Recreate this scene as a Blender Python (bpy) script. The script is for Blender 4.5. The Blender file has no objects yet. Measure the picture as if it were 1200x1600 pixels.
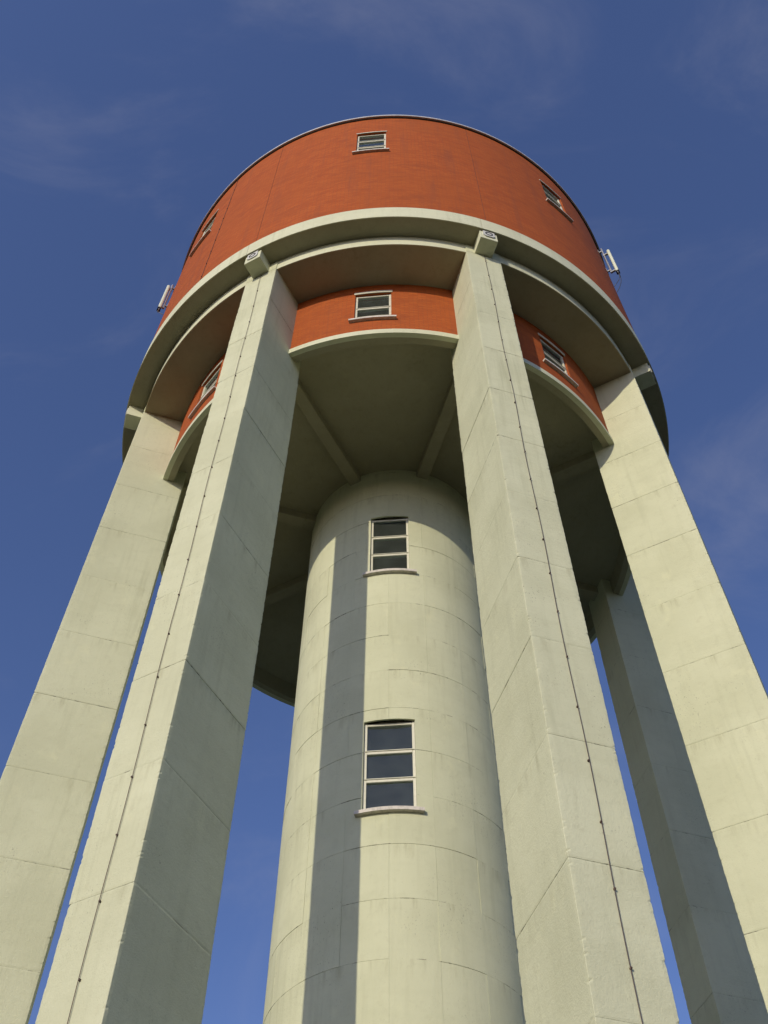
import bpy, math, random
from mathutils import Matrix, Vector, noise as mnoise

random.seed(7)
rad = math.radians
scene = bpy.context.scene
col = scene.collection

# ------------------------------------------------------------------ camera
EYE = 1.6                      # eye height; tower heights below are measured from the eye
PITCH, ROLL, YAW = 0.97597, 0.00555, -0.01901
cam_data = bpy.data.cameras.new('camera')
cam_data.sensor_fit = 'HORIZONTAL'
cam_data.sensor_width = 36.0
cam_data.lens = 1680.84 / 1200 * 36.0
cam_data.clip_start = 0.1
cam_data.clip_end = 20000
cam = bpy.data.objects.new('camera', cam_data)
col.objects.link(cam)
fw = Vector((math.sin(YAW) * math.cos(PITCH), math.cos(YAW) * math.cos(PITCH), math.sin(PITCH)))
rt = Vector((math.cos(YAW), -math.sin(YAW), 0))
up = rt.cross(fw)
r2 = math.cos(ROLL) * rt + math.sin(ROLL) * up
u2 = -math.sin(ROLL) * rt + math.cos(ROLL) * up
m = Matrix((r2, u2, -fw)).transposed().to_4x4()
m.translation = Vector((0, -17.166, EYE))
cam.matrix_world = m
scene.camera = cam

# ------------------------------------------------------------------ sky and sun
SUN_AZ, SUN_EL = -26.3, 21.6   # degrees from the tower-to-camera direction, towards the left
sd = Vector((math.sin(rad(SUN_AZ)) * math.cos(rad(SUN_EL)), -math.cos(rad(SUN_AZ)) * math.cos(rad(SUN_EL)), math.sin(rad(SUN_EL))))
world = bpy.data.worlds.new('World')
scene.world = world
world.use_nodes = True
nt = world.node_tree
nt.nodes.clear()
wout = nt.nodes.new('ShaderNodeOutputWorld')
wbg = nt.nodes.new('ShaderNodeBackground')
sky = nt.nodes.new('ShaderNodeTexSky')
sky.sky_type = 'NISHITA'
sky.sun_disc = False
sky.sun_elevation = rad(SUN_EL)
sky.sun_rotation = math.atan2(sd.x, sd.y)
sky.altitude = 0
sky.air_density = 1.0
sky.dust_density = 0.8
sky.ozone_density = 4.0
wtc = nt.nodes.new('ShaderNodeTexCoord')
wmap = nt.nodes.new('ShaderNodeMapping')
wmap.inputs['Rotation'].default_value = (0.5, 0.25, 0.6)
wmap.inputs['Location'].default_value = (17.3705, -4.4786, 12.8656)
wmap.inputs['Scale'].default_value = (3.0, 5.2, 3.4)
wn = nt.nodes.new('ShaderNodeTexNoise')
wn.inputs['Scale'].default_value = 1.25
wn.inputs['Detail'].default_value = 9
wn.inputs['Roughness'].default_value = 0.6
wn.inputs['Distortion'].default_value = 0.6
wr = nt.nodes.new('ShaderNodeMapRange')
wr.interpolation_type = 'SMOOTHSTEP'
wr.inputs['From Min'].default_value = 0.45
wr.inputs['From Max'].default_value = 0.82
wr.inputs['To Max'].default_value = 0.15
wmix = nt.nodes.new('ShaderNodeMix')
wmix.data_type = 'RGBA'
wmix.inputs[7].default_value = (4.0, 3.9, 4.3, 1)
L = nt.links.new
wmap0 = nt.nodes.new('ShaderNodeMapping')
wmap0.inputs['Rotation'].default_value = (0.29, 0.0, 0.0)
L(wtc.outputs['Generated'], wmap0.inputs['Vector'])
L(wmap0.outputs['Vector'], wmap.inputs['Vector'])
L(wmap.outputs['Vector'], wn.inputs['Vector'])
L(wn.outputs['Fac'], wr.inputs['Value'])
L(wr.outputs['Result'], wmix.inputs[0])
wt = nt.nodes.new('ShaderNodeMix')          # overall white balance of the sky
wt.data_type = 'RGBA'
wt.blend_type = 'MULTIPLY'
wt.inputs[0].default_value = 1.0
wt.inputs[7].default_value = (1.12, 1.02, 1.24, 1)
L(sky.outputs['Color'], wt.inputs[6])
L(wt.outputs[2], wmix.inputs[6])
L(wmix.outputs[2], wbg.inputs['Color'])
wbg.inputs['Strength'].default_value = 0.12
L(wbg.outputs['Background'], wout.inputs['Surface'])

sun_data = bpy.data.lights.new('sun', 'SUN')
sun_data.energy = 2.85
sun_data.angle = rad(0.53)
sun_data.color = (1.0, 0.885, 0.69)
sun = bpy.data.objects.new('sun', sun_data)
sun.rotation_euler = sd.to_track_quat('Z', 'Y').to_euler()
sun.location = sd * 200
col.objects.link(sun)

scene.view_settings.view_transform = 'Standard'
scene.view_settings.look = 'None'
scene.view_settings.gamma = 1.0
scene.view_settings.exposure = 0.0
scene.view_settings.use_curve_mapping = False

# ------------------------------------------------------------------ materials
def new_mat(name):
    mt = bpy.data.materials.new(name)
    mt.use_nodes = True
    b = mt.node_tree.nodes['Principled BSDF']
    return mt, mt.node_tree, b

def node(t, kind, **kw):
    n = t.nodes.new(kind)
    for k, v in kw.items():
        if k in n.inputs: n.inputs[k].default_value = v
        else: setattr(n, k, v)
    return n

def mixc(t, fac, a, b, blend='MIX'):
    n = t.nodes.new('ShaderNodeMix')
    n.data_type = 'RGBA'
    n.blend_type = blend
    for i, v in ((0, fac), (6, a), (7, b)):
        if isinstance(v, (float, int)): n.inputs[i].default_value = v
        elif isinstance(v, tuple): n.inputs[i].default_value = (*v, 1)
        else: t.links.new(v, n.inputs[i])
    return n.outputs[2]

def rng(t, sock, a, b, c, d, smooth=True):
    n = t.nodes.new('ShaderNodeMapRange')
    if smooth: n.interpolation_type = 'SMOOTHSTEP'
    n.inputs['From Min'].default_value = a
    n.inputs['From Max'].default_value = b
    n.inputs['To Min'].default_value = c
    n.inputs['To Max'].default_value = d
    t.links.new(sock, n.inputs['Value'])
    return n.outputs['Result']

def scaled_pos(t, s):
    g = t.nodes.new('ShaderNodeNewGeometry')
    mp = t.nodes.new('ShaderNodeMapping')
    mp.inputs['Scale'].default_value = s
    t.links.new(g.outputs['Position'], mp.inputs['Vector'])
    return mp.outputs['Vector']

def noise_at(t, s, scale, detail=4, rough=0.55):
    n = node(t, 'ShaderNodeTexNoise', Scale=scale, Detail=detail, Roughness=rough)
    t.links.new(scaled_pos(t, s), n.inputs['Vector'])
    return n.outputs['Fac']

def painted_concrete(name, base, tint=0.05, bump=0.35, joint=None):
    mt, t, b = new_mat(name)
    c = mixc(t, rng(t, noise_at(t, (1, 1, 1), 0.55, 5), 0.38, 0.66, 0, 1), base, tuple(v * f for v, f in zip(base, (0.90, 0.90, 0.88))))
    # rain streaks running down
    c = mixc(t, rng(t, noise_at(t, (1, 1, 0.07), 5.5, 4, 0.6), 0.50, 0.76, 0, 0.30), c, tuple(v * f for v, f in zip(base, (0.70, 0.70, 0.66))))
    # soft horizontal board marks of the shuttering
    c = mixc(t, rng(t, noise_at(t, (0.22, 0.22, 1), 4.2, 3, 0.5), 0.50, 0.74, 0, 0.20), c, tuple(v * f for v, f in zip(base, (0.80, 0.80, 0.76))))
    # blotches, bleached patches and little pits
    c = mixc(t, rng(t, noise_at(t, (1, 1, 1), 6.0, 8, 0.75), 0.50, 0.76, 0, 0.40), c, tuple(v * f for v, f in zip(base, (0.74, 0.72, 0.68))))
    c = mixc(t, rng(t, noise_at(t, (1, 1, 0.6), 2.1, 6, 0.7), 0.55, 0.75, 0, 0.45), c, tuple(min(.8, v * f) for v, f in zip(base, (1.14, 1.12, 1.06))))
    c = mixc(t, rng(t, noise_at(t, (1, 1, 0.8), 34, 4, 0.7), 0.66, 0.74, 0, 0.55), c, (0.20, 0.19, 0.15))
    pz = t.nodes.new('ShaderNodeMath'); pz.operation = 'MULTIPLY'
    t.links.new(rng(t, noise_at(t, (1, 1, 1), 0.8, 3), 0.52, 0.66, 0, 1), pz.inputs[0])
    t.links.new(rng(t, noise_at(t, (1, 1, 0.5), 48, 3, 0.7), 0.62, 0.70, 0, 0.8), pz.inputs[1])
    c = mixc(t, pz.outputs[0], c, (0.11, 0.10, 0.08))
    big = node(t, 'ShaderNodeMath', operation='MULTIPLY')
    t.links.new(rng(t, noise_at(t, (1, 1, 0.25), 0.9, 4, 0.6), 0.54, 0.72, 0, 1), big.inputs[0])
    t.links.new(rng(t, noise_at(t, (1, 1, 0.03), 9.0, 5, 0.7), 0.46, 0.66, 0, 0.55), big.inputs[1])
    c = mixc(t, big.outputs[0], c, tuple(v * f for v, f in zip(base, (0.66, 0.66, 0.60))))
    if joint:
        # grime gathered along the pour joints, broken up and running down a little
        step_, off = joint
        gp = t.nodes.new('ShaderNodeNewGeometry')
        sp = t.nodes.new('ShaderNodeSeparateXYZ')
        t.links.new(gp.outputs['Position'], sp.inputs[0])
        m1 = node(t, 'ShaderNodeMath', operation='SUBTRACT'); m1.inputs[0].default_value = off
        t.links.new(sp.outputs['Z'], m1.inputs[1])
        m2 = node(t, 'ShaderNodeMath', operation='FLOORED_MODULO'); m2.inputs[1].default_value = step_
        t.links.new(m1.outputs[0], m2.inputs[0])                      # metres below the joint above
        run = rng(t, m2.outputs[0], 0.0, 0.42, 1, 0)
        m3 = node(t, 'ShaderNodeMath', operation='MULTIPLY')
        t.links.new(run, m3.inputs[0])
        t.links.new(rng(t, noise_at(t, (1, 1, 0.10), 7.0, 5, 0.65), 0.48, 0.75, 0, 0.75), m3.inputs[1])
        c = mixc(t, m3.outputs[0], c, tuple(v * f for v, f in zip(base, (0.66, 0.64, 0.58))))
        m4 = node(t, 'ShaderNodeMath', operation='PINGPONG'); m4.inputs[1].default_value = step_ / 2
        t.links.new(m1.outputs[0], m4.inputs[0])
        m5 = node(t, 'ShaderNodeMath', operation='MULTIPLY')
        t.links.new(rng(t, m4.outputs[0], 0.003, 0.013, 1, 0), m5.inputs[0])
        t.links.new(rng(t, noise_at(t, (1, 1, 1.6), 3.2, 6, 0.75), 0.52, 0.60, 0, 0.8), m5.inputs[1])
        c = mixc(t, m5.outputs[0], c, (0.11, 0.10, 0.075))
    oi = t.nodes.new('ShaderNodeObjectInfo')
    c = mixc(t, rng(t, oi.outputs['Random'], 0, 1, 0, tint * 2, False), c, tuple(v * 0.80 for v in base))
    t.links.new(c, b.inputs['Base Color'])
    b.inputs['Roughness'].default_value = 0.88
    b.inputs['Specular IOR Level'].default_value = 0.2
    bp = node(t, 'ShaderNodeBump', Strength=bump, Distance=0.016)
    mx = node(t, 'ShaderNodeMath', operation='ADD')
    t.links.new(noise_at(t, (1, 1, 1), 14, 7, 0.65), mx.inputs[0])
    t.links.new(noise_at(t, (0.3, 0.3, 1), 5, 3), mx.inputs[1])
    mx2 = node(t, 'ShaderNodeMath', operation='ADD')
    t.links.new(mx.outputs[0], mx2.inputs[0])
    t.links.new(noise_at(t, (1, 1, 1), 42, 5, 0.7), mx2.inputs[1])
    t.links.new(mx2.outputs[0], bp.inputs['Height'])
    t.links.new(bp.outputs['Normal'], b.inputs['Normal'])
    return mt

def brick_mat(name):
    mt, t, b = new_mat(name)
    uv = t.nodes.new('ShaderNodeUVMap')
    br = node(t, 'ShaderNodeTexBrick', Scale=1.0)
    br.offset = 0.5
    br.inputs['Color1'].default_value = (0.37, 0.072, 0.013, 1)
    br.inputs['Color2'].default_value = (0.46, 0.108, 0.019, 1)
    br.inputs['Mortar'].default_value = (0.29, 0.080, 0.024, 1)
    br.inputs['Mortar Size'].default_value = 0.011
    br.inputs['Mortar Smooth'].default_value = 0.2
    br.inputs['Bias'].default_value = 0.0
    br.inputs['Brick Width'].default_value = 0.225
    br.inputs['Row Height'].default_value = 0.072
    t.links.new(uv.outputs['UV'], br.inputs['Vector'])
    c = mixc(t, rng(t, noise_at(t, (1, 1, 1), 0.45, 5), 0.38, 0.66, 0, 0.45), br.outputs['Color'], (0.34, 0.083, 0.017))
    c = mixc(t, rng(t, noise_at(t, (0.5, 0.5, 1.2), 2.6, 6, 0.7), 0.46, 0.72, 0, 0.6), c, (0.26, 0.062, 0.018))
    c = mixc(t, rng(t, noise_at(t, (1, 1, 0.06), 3.5, 5, 0.65), 0.50, 0.74, 0, 0.40), c, (0.23, 0.068, 0.032))
    c = mixc(t, rng(t, noise_at(t, (1, 1, 1), 11, 4, 0.7), 0.62, 0.75, 0, 0.35), c, (0.50, 0.17, 0.055))
    t.links.new(c, b.inputs['Base Color'])
    b.inputs['Roughness'].default_value = 0.85
    b.inputs['Specular IOR Level'].default_value = 0.2
    bp = node(t, 'ShaderNodeBump', Strength=0.5, Distance=0.008, invert=True)
    t.links.new(br.outputs['Fac'], bp.inputs['Height'])
    t.links.new(bp.outputs['Normal'], b.inputs['Normal'])
    return mt

def plain(name, c, rough=0.6, metal=0.0, var=0.12, scale=8.0):
    mt, t, b = new_mat(name)
    k = mixc(t, rng(t, noise_at(t, (1, 1, 1), scale, 5, 0.6), 0.4, 0.7, 0, 1), c, tuple(v * (1 - var * 2) for v in c))
    t.links.new(k, b.inputs['Base Color'])
    b.inputs['Roughness'].default_value = rough
    b.inputs['Metallic'].default_value = metal
    return mt

def glass_mat(name):
    mt, t, b = new_mat(name)
    t.nodes.remove(b)
    out = t.nodes['Material Output']
    tr = node(t, 'ShaderNodeBsdfTransparent', Color=(0.55, 0.60, 0.58, 1))
    gl = node(t, 'ShaderNodeBsdfGlossy', Color=(0.86, 0.97, 0.93, 1), Roughness=0.02)
    fr = node(t, 'ShaderNodeFresnel', IOR=1.6)
    bp = node(t, 'ShaderNodeBump', Strength=0.06, Distance=0.05)
    t.links.new(noise_at(t, (1, 1, 0.6), 1.8, 1), bp.inputs['Height'])
    t.links.new(bp.outputs['Normal'], gl.inputs['Normal'])
    df = node(t, 'ShaderNodeBsdfDiffuse', Color=(0.17, 0.20, 0.18, 1))
    ms0 = node(t, 'ShaderNodeMixShader')
    t.links.new(rng(t, noise_at(t, (1, 1, 1), 3, 5), 0.3, 0.75, 0.17, 0.27), ms0.inputs[0])
    t.links.new(tr.outputs[0], ms0.inputs[1])
    t.links.new(df.outputs[0], ms0.inputs[2])
    ms = node(t, 'ShaderNodeMixShader')
    t.links.new(fr.outputs[0], ms.inputs[0])
    t.links.new(ms0.outputs[0], ms.inputs[1])
    t.links.new(gl.outputs[0], ms.inputs[2])
    t.links.new(ms.outputs[0], out.inputs['Surface'])
    return mt

def lawn_mat(name):
    mt, t, b = new_mat(name)
    c = mixc(t, rng(t, noise_at(t, (1, 1, 1), 0.08, 6), 0.35, 0.65, 0, 1), (0.036, 0.036, 0.014), (0.045, 0.041, 0.017))
    c = mixc(t, rng(t, noise_at(t, (1, 1, 1), 9, 6, 0.7), 0.4, 0.7, 0, 0.6), c, (0.026, 0.030, 0.011))
    t.links.new(c, b.inputs['Base Color'])
    b.inputs['Roughness'].default_value = 0.95
    bp = node(t, 'ShaderNodeBump', Strength=0.6, Distance=0.05)
    t.links.new(noise_at(t, (1, 1, 1), 30, 5), bp.inputs['Height'])
    t.links.new(bp.outputs['Normal'], b.inputs['Normal'])
    return mt

CREAM = (0.605, 0.622, 0.432)
M_leg = painted_concrete('painted_concrete_leg', CREAM, 0.10, 0.4, (1.87, 0.0))
M_shaft = painted_concrete('painted_concrete_shaft', CREAM, 0.09, 0.25, (1.08, EYE + 9.80))
M_band = painted_concrete('painted_concrete_band', (0.63, 0.645, 0.465), 0.03, 0.15)
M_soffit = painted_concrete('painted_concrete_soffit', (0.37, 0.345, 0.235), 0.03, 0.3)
M_brick = brick_mat('orange_red_brick')
M_joint = plain('dark_joint_filler', (0.19, 0.062, 0.03), 0.9)
M_crack = plain('dirty_joint', (0.10, 0.085, 0.06), 0.95)
M_frame = plain('cream_window_paint', (0.66, 0.65, 0.52), 0.5, 0, 0.06, 12)
M_sill = plain('sill_stone', (0.63, 0.59, 0.52), 0.8, 0, 0.15, 14)
M_glass = glass_mat('window_glass')
M_dark = plain('dim_interior_plaster', (0.22, 0.21, 0.18), 0.9)
M_zinc = plain('zinc_coping', (0.62, 0.62, 0.58), 0.45, 0.3, 0.1, 5)
M_cable = plain('brown_cable', (0.085, 0.05, 0.035), 0.6)
M_galv = plain('galvanised_steel', (0.50, 0.52, 0.52), 0.4, 0.7, 0.1, 30)
M_ant = plain('antenna_radome', (0.68, 0.73, 0.58), 0.45, 0, 0.04, 6)
M_black = plain('black_rubber_and_shade', (0.02, 0.02, 0.02), 0.5)
M_plate = plain('grey_cover_plate', (0.58, 0.59, 0.55), 0.6, 0.0, 0.1, 20)
M_lawn = lawn_mat('lawn_grass')

# ------------------------------------------------------------------ mesh helpers
class MB:
    def __init__(s): s.v = []; s.f = []; s.uv = []
    def add(s, vs, fs, uvs=None):
        o = len(s.v); s.v += [tuple(v) for v in vs]; s.f += [tuple(i + o for i in f) for f in fs]
        s.uv += list(uvs) if uvs else [(v[0], v[2]) for v in vs]
    def box(s, x0, x1, y0, y1, z0, z1):
        vs = [(x, y, z) for z in (z0, z1) for y in (y0, y1) for x in (x0, x1)]
        s.add(vs, [(0, 2, 3, 1), (4, 5, 7, 6), (0, 1, 5, 4), (2, 6, 7, 3), (0, 4, 6, 2), (1, 3, 7, 5)])
    def bevbox(s, x0, x1, y0, y1, z0, z1, b):
        # box with chamfered vertical and horizontal edges (24-corner hull kept as two stacked octagon rings)
        def ring(z, i):
            return [(x0 + b + i, y0 + i, z), (x1 - b - i, y0 + i, z), (x1 - i, y0 + b + i, z), (x1 - i, y1 - b - i, z),
                    (x1 - b - i, y1 - i, z), (x0 + b + i, y1 - i, z), (x0 + i, y1 - b - i, z), (x0 + i, y0 + b + i, z)]
        rs = [ring(z0, b * .7), ring(z0 + b, 0), ring(z1 - b, 0), ring(z1, b * .7)]
        vs = [p for r in rs for p in r]
        fs = [(k * 8 + j, k * 8 + (j + 1) % 8, k * 8 + 8 + (j + 1) % 8, k * 8 + 8 + j) for k in range(3) for j in range(8)]
        fs += [tuple(range(7, -1, -1)), tuple(range(24, 32))]
        s.add(vs, fs)
    def sector(s, r0, r1, a0, a1, z0, z1, n, chamfer=0.0):
        # closed curved block between two radii (r1 outer), two angles (deg) and two heights
        vs, uv = [], []
        for i in range(n + 1):
            a = rad(a0 + (a1 - a0) * i / n)
            for r, z in ((r0, z0), (r1, z0), (r1, z1), (r0, z1)):
                vs.append((r * math.sin(a), -r * math.cos(a), z)); uv.append((a * r1, z))
        fs = []
        for i in range(n):
            k = i * 4
            for j in range(4):
                fs.append((k + j, k + (j + 1) % 4, k + 4 + (j + 1) % 4, k + 4 + j))
        fs = [tuple(reversed(f)) for f in fs]
        fs += [(0, 1, 2, 3), (n * 4 + 3, n * 4 + 2, n * 4 + 1, n * 4)]
        s.add(vs, fs, uv)
    def ring(s, r0, r1, z0, z1, n=256):
        vs, uv, fs = [], [], []
        for i in range(n):
            a = 2 * math.pi * i / n
            for r, z in ((r0, z0), (r1, z0), (r1, z1), (r0, z1)):
                vs.append((r * math.sin(a), -r * math.cos(a), z)); uv.append((a * r1, z))
        for i in range(n):
            k = i * 4; k2 = ((i + 1) % n) * 4
            for j in range(4):
                fs.append((k2 + j, k2 + (j + 1) % 4, k + (j + 1) % 4, k + j))
        s.add(vs, fs, uv)
    def tube(s, pts, r, n=8):
        pts = [Vector(p) for p in pts]
        rings = []
        for i, p in enumerate(pts):
            d = (pts[min(i + 1, len(pts) - 1)] - pts[max(i - 1, 0)]).normalized()
            x = d.orthogonal().normalized() if abs(d.z) < 0.9 else Vector((1, 0, 0)).cross(d).normalized()
            y = d.cross(x)
            rings.append([p + r * (math.cos(2 * math.pi * j / n) * x + math.sin(2 * math.pi * j / n) * y) for j in range(n)])
        vs = [p for q in rings for p in q]
        fs = [(k * n + j, k * n + (j + 1) % n, k * n + n + (j + 1) % n, k * n + n + j) for k in range(len(pts) - 1) for j in range(n)]
        fs += [tuple(range(n - 1, -1, -1)), tuple((len(pts) - 1) * n + j for j in range(n))]
        s.add(vs, fs)
    def mesh(s, name, mat, smooth=None):
        me = bpy.data.meshes.new(name)
        me.from_pydata(s.v, [], s.f)
        ul = me.uv_layers.new(name='UVMap')
        for lp in me.loops: ul.data[lp.index].uv = s.uv[lp.vertex_index]
        me.materials.append(mat)
        if smooth:
            me.polygons.foreach_set('use_smooth', [True] * len(me.polygons))
            me.set_sharp_from_angle(angle=rad(smooth))
        me.update()
        return me
    def build(s, name, mat, parent=None, smooth=None, loc=(0, 0, 0), rz=0.0):
        return put(name, s.mesh(name, mat, smooth), parent, loc, rz)

def put(name, me, parent=None, loc=(0, 0, 0), rz=0.0):
    o = bpy.data.objects.new(name, me)
    col.objects.link(o)
    o.location = loc
    o.rotation_euler = (0, 0, rz)
    if parent: o.parent = parent
    return o

def copy_tree(o, parent):
    c = o.copy()
    col.objects.link(c)
    c.parent = parent
    for ch in o.children: copy_tree(ch, c)
    return c

# ------------------------------------------------------------------ ground
g = MB()
n = 40
for i in range(n + 1):
    for j in range(n + 1):
        fx = (i / n * 2 - 1); fy = (j / n * 2 - 1)
        g.v.append((6000 * fx * abs(fx) ** 1.5, 6000 * fy * abs(fy) ** 1.5, 0)); g.uv.append((0, 0))
g.f = [(i * (n + 1) + j, (i + 1) * (n + 1) + j, (i + 1) * (n + 1) + j + 1, i * (n + 1) + j + 1) for i in range(n) for j in range(n)]
lawn = g.build('ground', M_lawn)
lawn['kind'] = 'structure'

# ------------------------------------------------------------------ the water tower
TH0 = -4.547                         # a bay faces the camera, turned a little left
H = lambda z: z + EYE                # heights measured from the eye -> world
Z_RIM, Z_RIMTOP, Z_DECK, Z_LOW, Z_TOP = H(26.948), H(27.66), H(26.413), H(23.388), H(36.95)
R_DRUM, R_RING, R_IN, R_LEGIN, R_SHAFT, HW = 8.0, 7.514, 6.416, 5.902, 2.291, 0.465

tower = bpy.data.objects.new('water_tower', None)
col.objects.link(tower)
tower['label'] = 'tall round water tower with red brick tank on eight cream concrete legs'
tower['category'] = 'water tower'

# ---- legs: each lift of concrete is a piece of its own, with rough arrises and a shallow joint
LIFT = 1.87
def lift_mesh(h, seed, n=64):
    rnd = random.Random(seed)
    mb = MB()
    x0, x1, y0, y1 = -HW, HW, -R_RING, -R_LEGIN
    b, e2 = 0.005, 0.05
    # outline with a narrow strip each side of every arris, so that chips stay at the arris
    prof = []
    for (cx, cy), (ux, uy), (wx, wy) in (((x0, y0), (0, 1), (1, 0)), ((x1, y0), (-1, 0), (0, 1)), ((x1, y1), (0, -1), (-1, 0)), ((x0, y1), (1, 0), (0, -1))):
        prof += [(cx + ux * e2, cy + uy * e2, 0, 0, 0), (cx + ux * b, cy + uy * b, wx, wy, 1), (cx + wx * b, cy + wy * b, ux, uy, 1), (cx + wx * e2, cy + wy * e2, 0, 0, 0)]
    q = len(prof)
    gap = 0.002
    ph = [rnd.uniform(0, 6.28) for _ in range(4)]; fq = [rnd.uniform(3, 7) for _ in range(4)]
    vs = []
    for k in range(n + 1):
        z = gap + (h - 2 * gap) * k / n
        chips = [abs(rnd.gauss(0, 0.0015)) + (rnd.uniform(0.003, 0.008) if rnd.random() < 0.05 else 0) for _ in range(4)]
        wave = [0.0014 * (1 + math.sin(ph[q_] + z * fq[q_]) * math.sin(1.7 * ph[q_] + z * 2.3 * fq[q_])) for q_ in range(4)]
        chips = [a_ + b_ for a_, b_ in zip(chips, wave)]
        end = 0.004 if k in (0, n) else 0.0
        for j, (x, y, ax, ay, on) in enumerate(prof):
            c = chips[j // 4] * on
            sx = 1 if x < 0 else -1
            sy = 1 if y < (y0 + y1) / 2 else -1
            on_x = abs(abs(x) - HW) < 1e-6
            vs.append((x + sx * (c + (end if on_x else 0)), y + sy * (c + (0 if on_x else end)), z))
    fs = [(k * q + j, k * q + (j + 1) % q, k * q + q + (j + 1) % q, k * q + q + j) for k in range(n) for j in range(q)]
    fs += [tuple(range(q - 1, -1, -1)), tuple(n * q + j for j in range(q))]
    mb.add(vs, fs)
    return mb.mesh('concrete_lift', M_leg)
lift_meshes = [lift_mesh(LIFT, s) for s in range(5)]
n_lift = int(Z_RIM / LIFT)
top_h = Z_RIM - 0.03 - n_lift * LIFT
top_lift = lift_mesh(top_h, 50, 5)
core = MB()
core.box(-HW + 0.012, HW - 0.012, -R_RING + 0.012, -R_LEGIN - 0.012, 0, Z_RIM - 0.1)
core_me = core.mesh('leg', M_crack)

cable_me = MB()
zt = H(26.46)
cable_me.tube([(0.012 * math.sin(z * 1.3), -R_RING - 0.022, z) for z in [0.3 + (zt - 0.3) * k / 60 for k in range(61)]], 0.0050, 6)
cable_me = cable_me.mesh('lightning_cable', M_cable, 40)
clip_me = MB()
clip_me.box(-0.010, 0.010, -R_RING - 0.030, -R_RING + 0.012, -0.010, 0.010)
clip_me = clip_me.mesh('cable_clip', M_cable)

rib_me = MB()
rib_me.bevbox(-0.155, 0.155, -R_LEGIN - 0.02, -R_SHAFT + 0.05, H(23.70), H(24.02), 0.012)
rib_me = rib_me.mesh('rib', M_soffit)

# bracket between ring and rim, with the round outlet on its end
blk = MB(); blk.bevbox(-0.235, 0.235, -7.965, -R_RING + 0.03, H(26.47), Z_RIM + 0.01, 0.008)
blk_me = blk.mesh('bracket_block', M_band)
pl = MB()
def plate(mb, hw_, z0, z1, y, t, c):
    o = [(-hw_ + c, z0), (hw_ - c, z0), (hw_, z0 + c), (hw_, z1), (-hw_, z1), (-hw_, z0 + c)]
    k = len(o)
    vs = [(x, y, z) for x, z in o] + [(x, y - t, z) for x, z in o]
    mb.add(vs, [tuple(range(k)), tuple(range(2 * k - 1, k - 1, -1))] + [(j + k, (j + 1) % k + k, (j + 1) % k, j) for j in range(k)])
plate(pl, 0.155, H(26.60), H(26.93), -7.966, 0.03, 0.06)
plate_me = pl.mesh('cover_plate', M_plate)
rg = MB()
cz = H(26.77)
for q in range(20):
    a0, a1 = 2 * math.pi * q / 20, 2 * math.pi * (q + 1) / 20
    vs = []
    for a in (a0, a1):
        for r, y in ((0.072, -7.990), (0.104, -7.990), (0.104, -8.004), (0.072, -8.004)):
            vs.append((r * math.cos(a), y, cz + r * math.sin(a)))
    rg.add(vs, [(0, 1, 5, 4), (1, 2, 6, 5), (2, 3, 7, 6), (3, 0, 4, 7)])
ring_me = rg.mesh('outlet_ring', M_black, 40)

for k in range(8):
    th = rad(TH0 + 22.5 + 45 * k)
    rnd = random.Random(100 + k)
    leg = put('leg', core_me, tower, rz=th)
    for i in range(n_lift):
        o = put('concrete_lift', lift_meshes[rnd.randrange(5)], leg, (rnd.uniform(-.0035, .0035), rnd.uniform(-.0035, .0035), i * LIFT))
    put('concrete_lift', top_lift, leg, (0, 0, n_lift * LIFT))
    if k in (0, 7):
        cb = put('lightning_cable', cable_me, tower, rz=th)
        cb.location = (0.03 * math.cos(th), 0.03 * math.sin(th), 0)
        z = 0.6
        while z < zt - 0.3:
            put('cable_clip', clip_me, cb, (0, 0, z)); z += 0.93 + rnd.uniform(-.05, .05)
    put('rib', rib_me, tower, rz=th)
    bk = put('bracket_block', blk_me, tower, rz=th)
    put('cover_plate', plate_me, bk)
    put('outlet_ring', ring_me, bk)

# ---- shaft: curved shutter panels over a core
W_LOW = (-16.4, 8.3, H(12.70), H(14.90))
W_UP = (-15.3, 7.9, H(19.58), H(21.82))
openings = [W_LOW, W_UP]
def minus(rect, hole):
    a0, a1, z0, z1 = rect; b0, b1, y0, y1 = hole
    if b0 >= a1 or b1 <= a0 or y0 >= z1 or y1 <= z0: return [rect]
    out = []
    if z0 < y0: out.append((a0, a1, z0, y0))
    if z1 > y1: out.append((a0, a1, y1, z1))
    zz0, zz1 = max(z0, y0), min(z1, y1)
    if a0 < b0: out.append((a0, b0, zz0, zz1))
    if a1 > b1: out.append((b1, a1, zz0, zz1))
    return out
def minus_all(rect, holes):
    rs = [rect]
    for h in holes: rs = [q for r in rs for q in minus(r, h)]
    return rs

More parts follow.
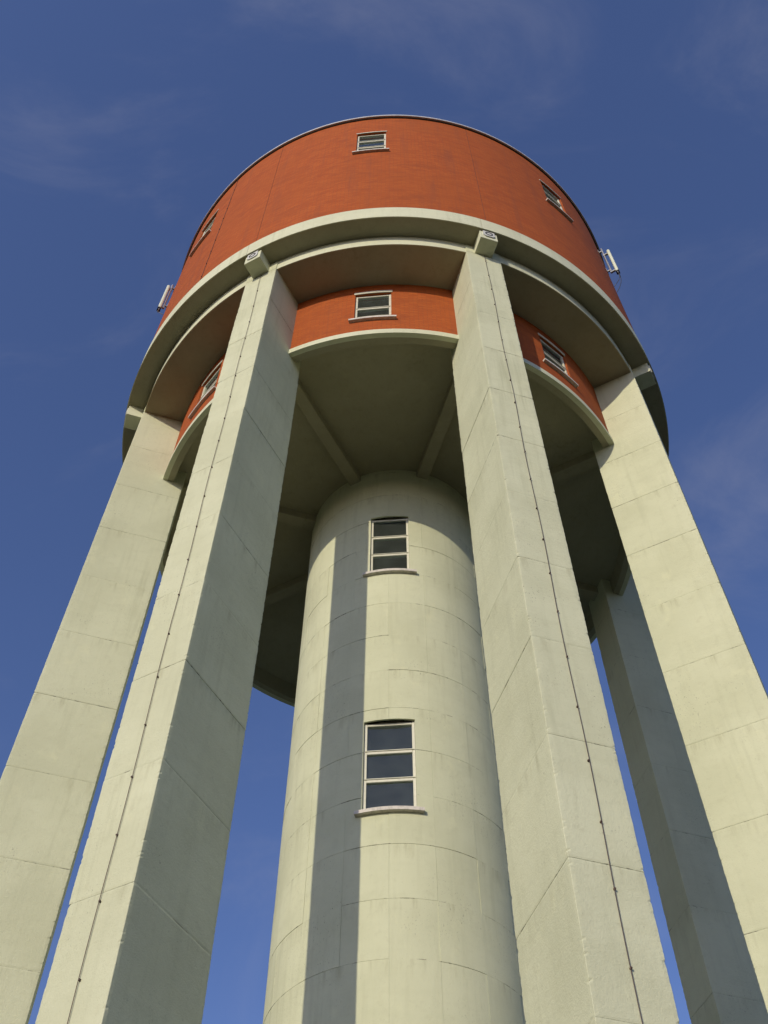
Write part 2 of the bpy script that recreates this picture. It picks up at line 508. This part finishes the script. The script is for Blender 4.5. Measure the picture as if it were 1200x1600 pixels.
Z_SLAB = H(23.96)
shaft = MB()
cuts = sorted({-180.0, 180.0, *[w[i] for w in openings for i in (0, 1)]})
for a0, a1 in zip(cuts, cuts[1:]):
    for r in minus_all((a0, a1, 0.0, Z_SLAB + 0.05), openings):
        shaft.sector(R_SHAFT - 0.22, R_SHAFT - 0.035, *r, max(1, int((a1 - a0) / 4)))
shaft_o = shaft.build('shaft', M_crack, tower)
back = MB()
RING_H, SEC = 1.08, 20.0
z = H(9.80) - RING_H * 11
ring_i = 0
pg = random.Random(5)
while z < Z_SLAB:
    z0, z1 = max(z, 0.0), min(z + RING_H, Z_SLAB + 0.02)
    for sct in range(18):
        a0 = -4.2 - 180 + sct * SEC
        a1 = a0 + SEC
        mid = (a0 + a1) / 2
        gz = pg.choice((0.0010, 0.0015, 0.0025, 0.0025, 0.004, 0.006)); ga = pg.choice((0.0, 0.01, 0.02, 0.03, 0.05))
        dr = pg.uniform(-0.0035, 0.0035)
        for r in minus_all((a0, a1, z0, z1), openings):
            b0 = r[0] + (ga if r[0] == a0 else 0); b1 = r[1] - (ga if r[1] == a1 else 0)
            c0 = r[2] + (gz if r[2] == z0 else 0); c1 = r[3] - (gz if r[3] == z1 else 0)
            if -94 < mid < 96:
                p = MB(); p.sector(R_SHAFT - 0.08, R_SHAFT + dr, b0, b1, c0, c1, max(2, int(math.ceil((b1 - b0) / 2.5))))
                p.build('shutter_panel', M_shaft, shaft_o, 35)
            else:
                back.sector(R_SHAFT - 0.08, R_SHAFT + dr, b0, b1, c0, c1, 7)
    z += RING_H
bo = back.build('rear_shutter_panels', M_shaft, shaft_o, 35)
bo['kind'] = 'stuff'

# ---- slab, ring beam, deck and rim
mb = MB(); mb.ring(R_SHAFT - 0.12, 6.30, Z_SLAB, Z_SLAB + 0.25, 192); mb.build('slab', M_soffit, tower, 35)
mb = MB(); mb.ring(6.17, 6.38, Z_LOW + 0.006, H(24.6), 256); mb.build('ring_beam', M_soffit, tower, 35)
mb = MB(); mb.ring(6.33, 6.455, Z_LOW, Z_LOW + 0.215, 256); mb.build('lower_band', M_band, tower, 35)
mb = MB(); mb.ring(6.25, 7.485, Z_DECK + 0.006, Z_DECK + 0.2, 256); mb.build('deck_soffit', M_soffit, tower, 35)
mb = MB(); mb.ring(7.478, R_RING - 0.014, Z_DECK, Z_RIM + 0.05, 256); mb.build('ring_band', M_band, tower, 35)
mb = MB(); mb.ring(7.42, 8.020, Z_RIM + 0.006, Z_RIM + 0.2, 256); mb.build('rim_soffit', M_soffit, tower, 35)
for k in range(8):
    a = TH0 + 22.5 + 45 * k - 1.3
    mb = MB(); mb.sector(8.012, 8.035, a + 0.035, a + 45 - 0.035, Z_RIM, Z_RIMTOP, 45); mb.build('rim_band', M_band, tower, 35)

# ---- brick walls with window openings
UW = (-3.28, 3.28, H(33.02), H(35.16))     # upper window opening (deg from bay centre)
IW = (-4.10, 4.10, H(24.30), H(25.90))     # lower window opening
def wall_panel(R, t, half, z0, z1, hole, gap):
    mb = MB()
    for a0, a1 in ((-half + gap, hole[0]), (hole[0], hole[1]), (hole[1], half - gap)):
        for r in minus((a0, a1, z0, z1), hole):
            n_ = max(2, int((a1 - a0) / 1.2))
            mb.sector(R - t, R, *r, n_)
    return mb
wp = wall_panel(R_DRUM, 0.28, 22.5, Z_RIMTOP, Z_TOP - 0.02, UW, 0.075).mesh('brick_wall_panel', M_brick, 35)
ip = wall_panel(R_IN, 0.20, 22.5, Z_LOW + 0.2, Z_DECK + 0.05, IW, 0.0).mesh('brick_wall_panel', M_brick, 35)
mb = MB(); mb.ring(7.70, 7.76, Z_RIM + 0.2, Z_RIMTOP + 0.1, 128); drum = mb.build('upper_drum', M_dark, tower)
mb = MB(); mb.ring(6.13, 6.18, H(24.55), H(24.62), 128); low = mb.build('lower_drum', M_dark, tower)
for k in range(8):
    a = rad(TH0 + 45 * k)
    put('brick_wall_panel', wp, drum, rz=a)
    put('brick_wall_panel', ip, low, rz=a)
    mb = MB(); b = TH0 + 22.5 + 45 * k
    mb.sector(7.80, 7.992, b - 0.09, b + 0.09, Z_RIMTOP, Z_TOP - 0.03, 1); mb.build('expansion_joint', M_joint, drum)
# floors and roof that close the tank
mb = MB(); mb.ring(0.02, 7.75, Z_RIM + 0.22, Z_RIM + 0.4, 96); mb.build('tank_floor', M_dark, tower)
mb = MB(); mb.ring(0.02, 7.9, Z_TOP - 0.12, Z_TOP - 0.02, 96); mb.build('roof', M_dark, tower)
cp = MB(); cp.ring(7.80, 8.085, Z_TOP - 0.11, Z_TOP, 256); cpo = cp.build('coping', M_zinc, tower, 35)
mb = MB(); mb.ring(7.90, 8.035, Z_TOP - 0.15, Z_TOP - 0.112, 256); mb.build('coping_shade_ring', M_black, cpo, 35)  # black ring added to stand in for the shade under the coping

# ---- windows
def make_window(name, w, h, panes, R, lintel, sill_half, depth, parent=None, curved=True):
    """window in local space: x sideways, -y outward, z from the opening's foot; R = wall radius"""
    root = bpy.data.objects.new(name, None)
    col.objects.link(root)
    root.parent = parent
    yf = -(R * math.cos(math.asin(min(1, w / 2 / R))) - depth)      # outer plane of the frame
    hw_ = w / 2 - 0.004
    fw_ = 0.060
    f = MB()
    f.bevbox(-hw_, -hw_ + fw_, yf, yf + 0.07, 0.0, h, 0.006)
    f.bevbox(hw_ - fw_, hw_, yf, yf + 0.07, 0.0, h, 0.006)
    f.bevbox(-hw_ + fw_, hw_ - fw_, yf + 0.002, yf + 0.068, h - fw_ - 0.004, h - 0.004, 0.006)
    f.bevbox(-hw_ + fw_, hw_ - fw_, yf + 0.002, yf + 0.068, 0.004, fw_ + 0.02, 0.006)
    f.build('frame', M_frame, root)
    zs = [fw_ + 0.02 + (h - 2 * fw_ - 0.024) * i / panes for i in range(panes + 1)]
    for i in range(panes):
        lo, hi = zs[i], zs[i + 1]
        if i: lo += 0.035
        if i < panes - 1: hi -= 0.035
        tilt = random.uniform(-.006, .006)
        p = MB()
        x0, x1 = -hw_ + fw_ - 0.004, hw_ - fw_ + 0.004
        y = yf + 0.035
        p.add([(x0, y, lo - .004), (x1, y + tilt, lo - .004), (x1, y + tilt, hi + .004), (x0, y, hi + .004),
               (x0, y + .006, lo - .004), (x1, y + .006 + tilt, lo - .004), (x1, y + .006 + tilt, hi + .004), (x0, y + .006, hi + .004)],
              [(0, 1, 2, 3), (7, 6, 5, 4), (0, 4, 5, 1), (3, 2, 6, 7), (0, 3, 7, 4), (1, 5, 6, 2)])
        p.build('pane', M_glass, root)
        if i:
            mbar = MB()
            mbar.bevbox(-hw_ + fw_, hw_ - fw_, yf - 0.004, yf + 0.062, zs[i] - 0.040, zs[i] + 0.030, 0.007)
            mbar.build('mullion', M_frame, root)
            dr = MB(); dr.bevbox(-hw_ + 0.02, hw_ - 0.02, yf - 0.022, yf + 0.004, zs[i] + 0.020, zs[i] + 0.038, 0.004)
            dr.build('drip_bar', M_frame, root)
    # sill, curved with the wall
    sh = math.degrees(sill_half / R)
    for a0, a1 in ((-sh, -0.05 * 2.3 / R), (0.05 * 2.3 / R, sh)):
        s_ = MB(); s_.sector(R - 0.12, R + 0.085, a0, a1, -0.075, 0.0, 6); s_.build('sill', M_sill, root, 35)
    if lintel:
        lh = math.degrees((w / 2 + 0.03) / R)
        s_ = MB(); s_.sector(R - 0.05, R + 0.018, -lh, lh, h + 0.004, h + lintel, 6); s_.build('lintel', M_frame, root, 35)
    return root

def chord(R, a0, a1): return 2 * R * math.sin(rad((a1 - a0) / 2))
uw = make_window('window', chord(R_DRUM, UW[0], UW[1]), UW[3] - UW[2], 3, R_DRUM, 0.06, 0.56, 0.055, tower)
iw = make_window('window', chord(R_IN, IW[0], IW[1]), IW[3] - IW[2], 2, R_IN, 0.12, 0.58, 0.05, tower)
for k in range(8):
    for src, hole in ((uw, UW), (iw, IW)):
        o = src if k == 0 else copy_tree(src, tower)
        o.location = (0, 0, hole[2]); o.rotation_euler = (0, 0, rad(TH0 + 45 * k))
for hole in (W_LOW, W_UP):
    mid = (hole[0] + hole[1]) / 2
    o = make_window('window', chord(R_SHAFT, hole[0], hole[1]), hole[3] - hole[2], 3, R_SHAFT, 0, 0.61, 0.055, tower)
    o.location = (0, 0, hole[2]); o.rotation_euler = (0, 0, rad(mid))

# ---- lightning cable on the drum, left of the second joint
mb = MB()
mb.tube([(8.012 * math.sin(rad(-41.0 + 0.05 * math.sin(q))), -8.012 * math.cos(rad(-41.0 + 0.05 * math.sin(q))), Z_RIMTOP + (Z_TOP - 0.1 - Z_RIMTOP) * q / 30) for q in range(31)], 0.006, 6)
dc = mb.build('lightning_cable', M_cable, tower, 40)
for q in range(10):
    mb = MB(); mb.sector(7.99, 8.025, -41.0 - 0.11, -41.0 + 0.11, Z_RIMTOP + 0.4 + q * 0.95, Z_RIMTOP + 0.42 + q * 0.95, 1)
    mb.build('cable_clip', M_cable, dc)

# ------------------------------------------------------------------ antennas
def antenna(ang, z0, z1, rp, rm, mz0, mz1, label, cable):
    root = bpy.data.objects.new('panel_antenna', None)
    col.objects.link(root)
    root.location = (R_DRUM * math.sin(rad(ang)), -R_DRUM * math.cos(rad(ang)), z0)
    root.rotation_euler = (0, 0, rad(ang))
    root['label'] = label
    root['category'] = 'antenna'
    root['group'] = 'panel antennas on the brick drum'
    dp, dm = rp - R_DRUM, rm - R_DRUM
    h = z1 - z0
    p = MB()                      # rounded radome
    n_ = 16; vs = []
    prof = [(0, .55), (.03, .9), (.06, 1), (h - .06, 1), (h - .03, .9), (h, .55)]
    for zz, k in prof:
        for j in range(n_):
            a = 2 * math.pi * j / n_
            vs.append((0.070 * k * math.copysign(abs(math.cos(a)) ** .6, math.cos(a)), -dp + 0.052 * k * math.copysign(abs(math.sin(a)) ** .6, math.sin(a)), zz))
    p.add(vs, [(i * n_ + j, i * n_ + (j + 1) % n_, i * n_ + n_ + (j + 1) % n_, i * n_ + n_ + j) for i in range(len(prof) - 1) for j in range(n_)]
          + [tuple(range(n_ - 1, -1, -1)), tuple((len(prof) - 1) * n_ + j for j in range(n_))])
    p.build('radome', M_ant, root, 50)
    c = MB(); c.bevbox(-0.074, 0.074, -dp - 0.056, -dp + 0.056, -0.05, 0.02, 0.01); c.build('end_cap', M_black, root)
    for x in (-0.04, 0.04):
        c = MB(); c.tube([(x, -dp, -0.06), (x, -dp, -0.15)], 0.016, 8); c.build('connector', M_galv, root, 40)
    mst = MB(); mst.tube([(0, -dm, mz0 - z0), (0, -dm, mz1 - z0)], 0.032, 10); mst.build('mast', M_galv, root, 40)
    for zz in (mz0 - z0 + 0.22, mz1 - z0 - 0.22):
        b = MB(); b.bevbox(-0.03, 0.03, -dm - 0.02, 0.03, zz - 0.03, zz + 0.03, 0.005); b.bevbox(-0.09, 0.09, -0.012, 0.03, zz - 0.09, zz + 0.09, 0.004)
        b.build('wall_bracket', M_galv, root)
    for zz in (0.2, h - 0.2):
        b = MB(); b.bevbox(-0.035, 0.035, -dp + 0.03, -dm + 0.04, zz - 0.03, zz + 0.03, 0.005); b.build('clamp', M_galv, root)
    for i, (dx, drop) in enumerate(cable):
        pts = []
        for q in range(15):
            s = q / 14
            pts.append((dx + 0.1 * s, -dp * (1 - s) - 0.015 - 0.10 * math.sin(math.pi * s) * 0.8, -0.14 - drop * (s ** 0.8)))
        b = MB(); b.tube(pts, 0.011, 6); b.build('cable', M_black, root, 40)
    return root
antenna(-62.5, H(31.15), H(32.95), 8.20, 8.10, H(31.3), H(33.15), 'white panel antenna at the left edge of the brick drum', [(0.02, 0.35)])
antenna(62.0, H(33.45), H(35.35), 8.30, 8.12, H(33.6), H(35.75), 'white panel antenna with hanging black cable at the right edge of the brick drum', [(0.03, 0.95), (-0.03, 0.6)])
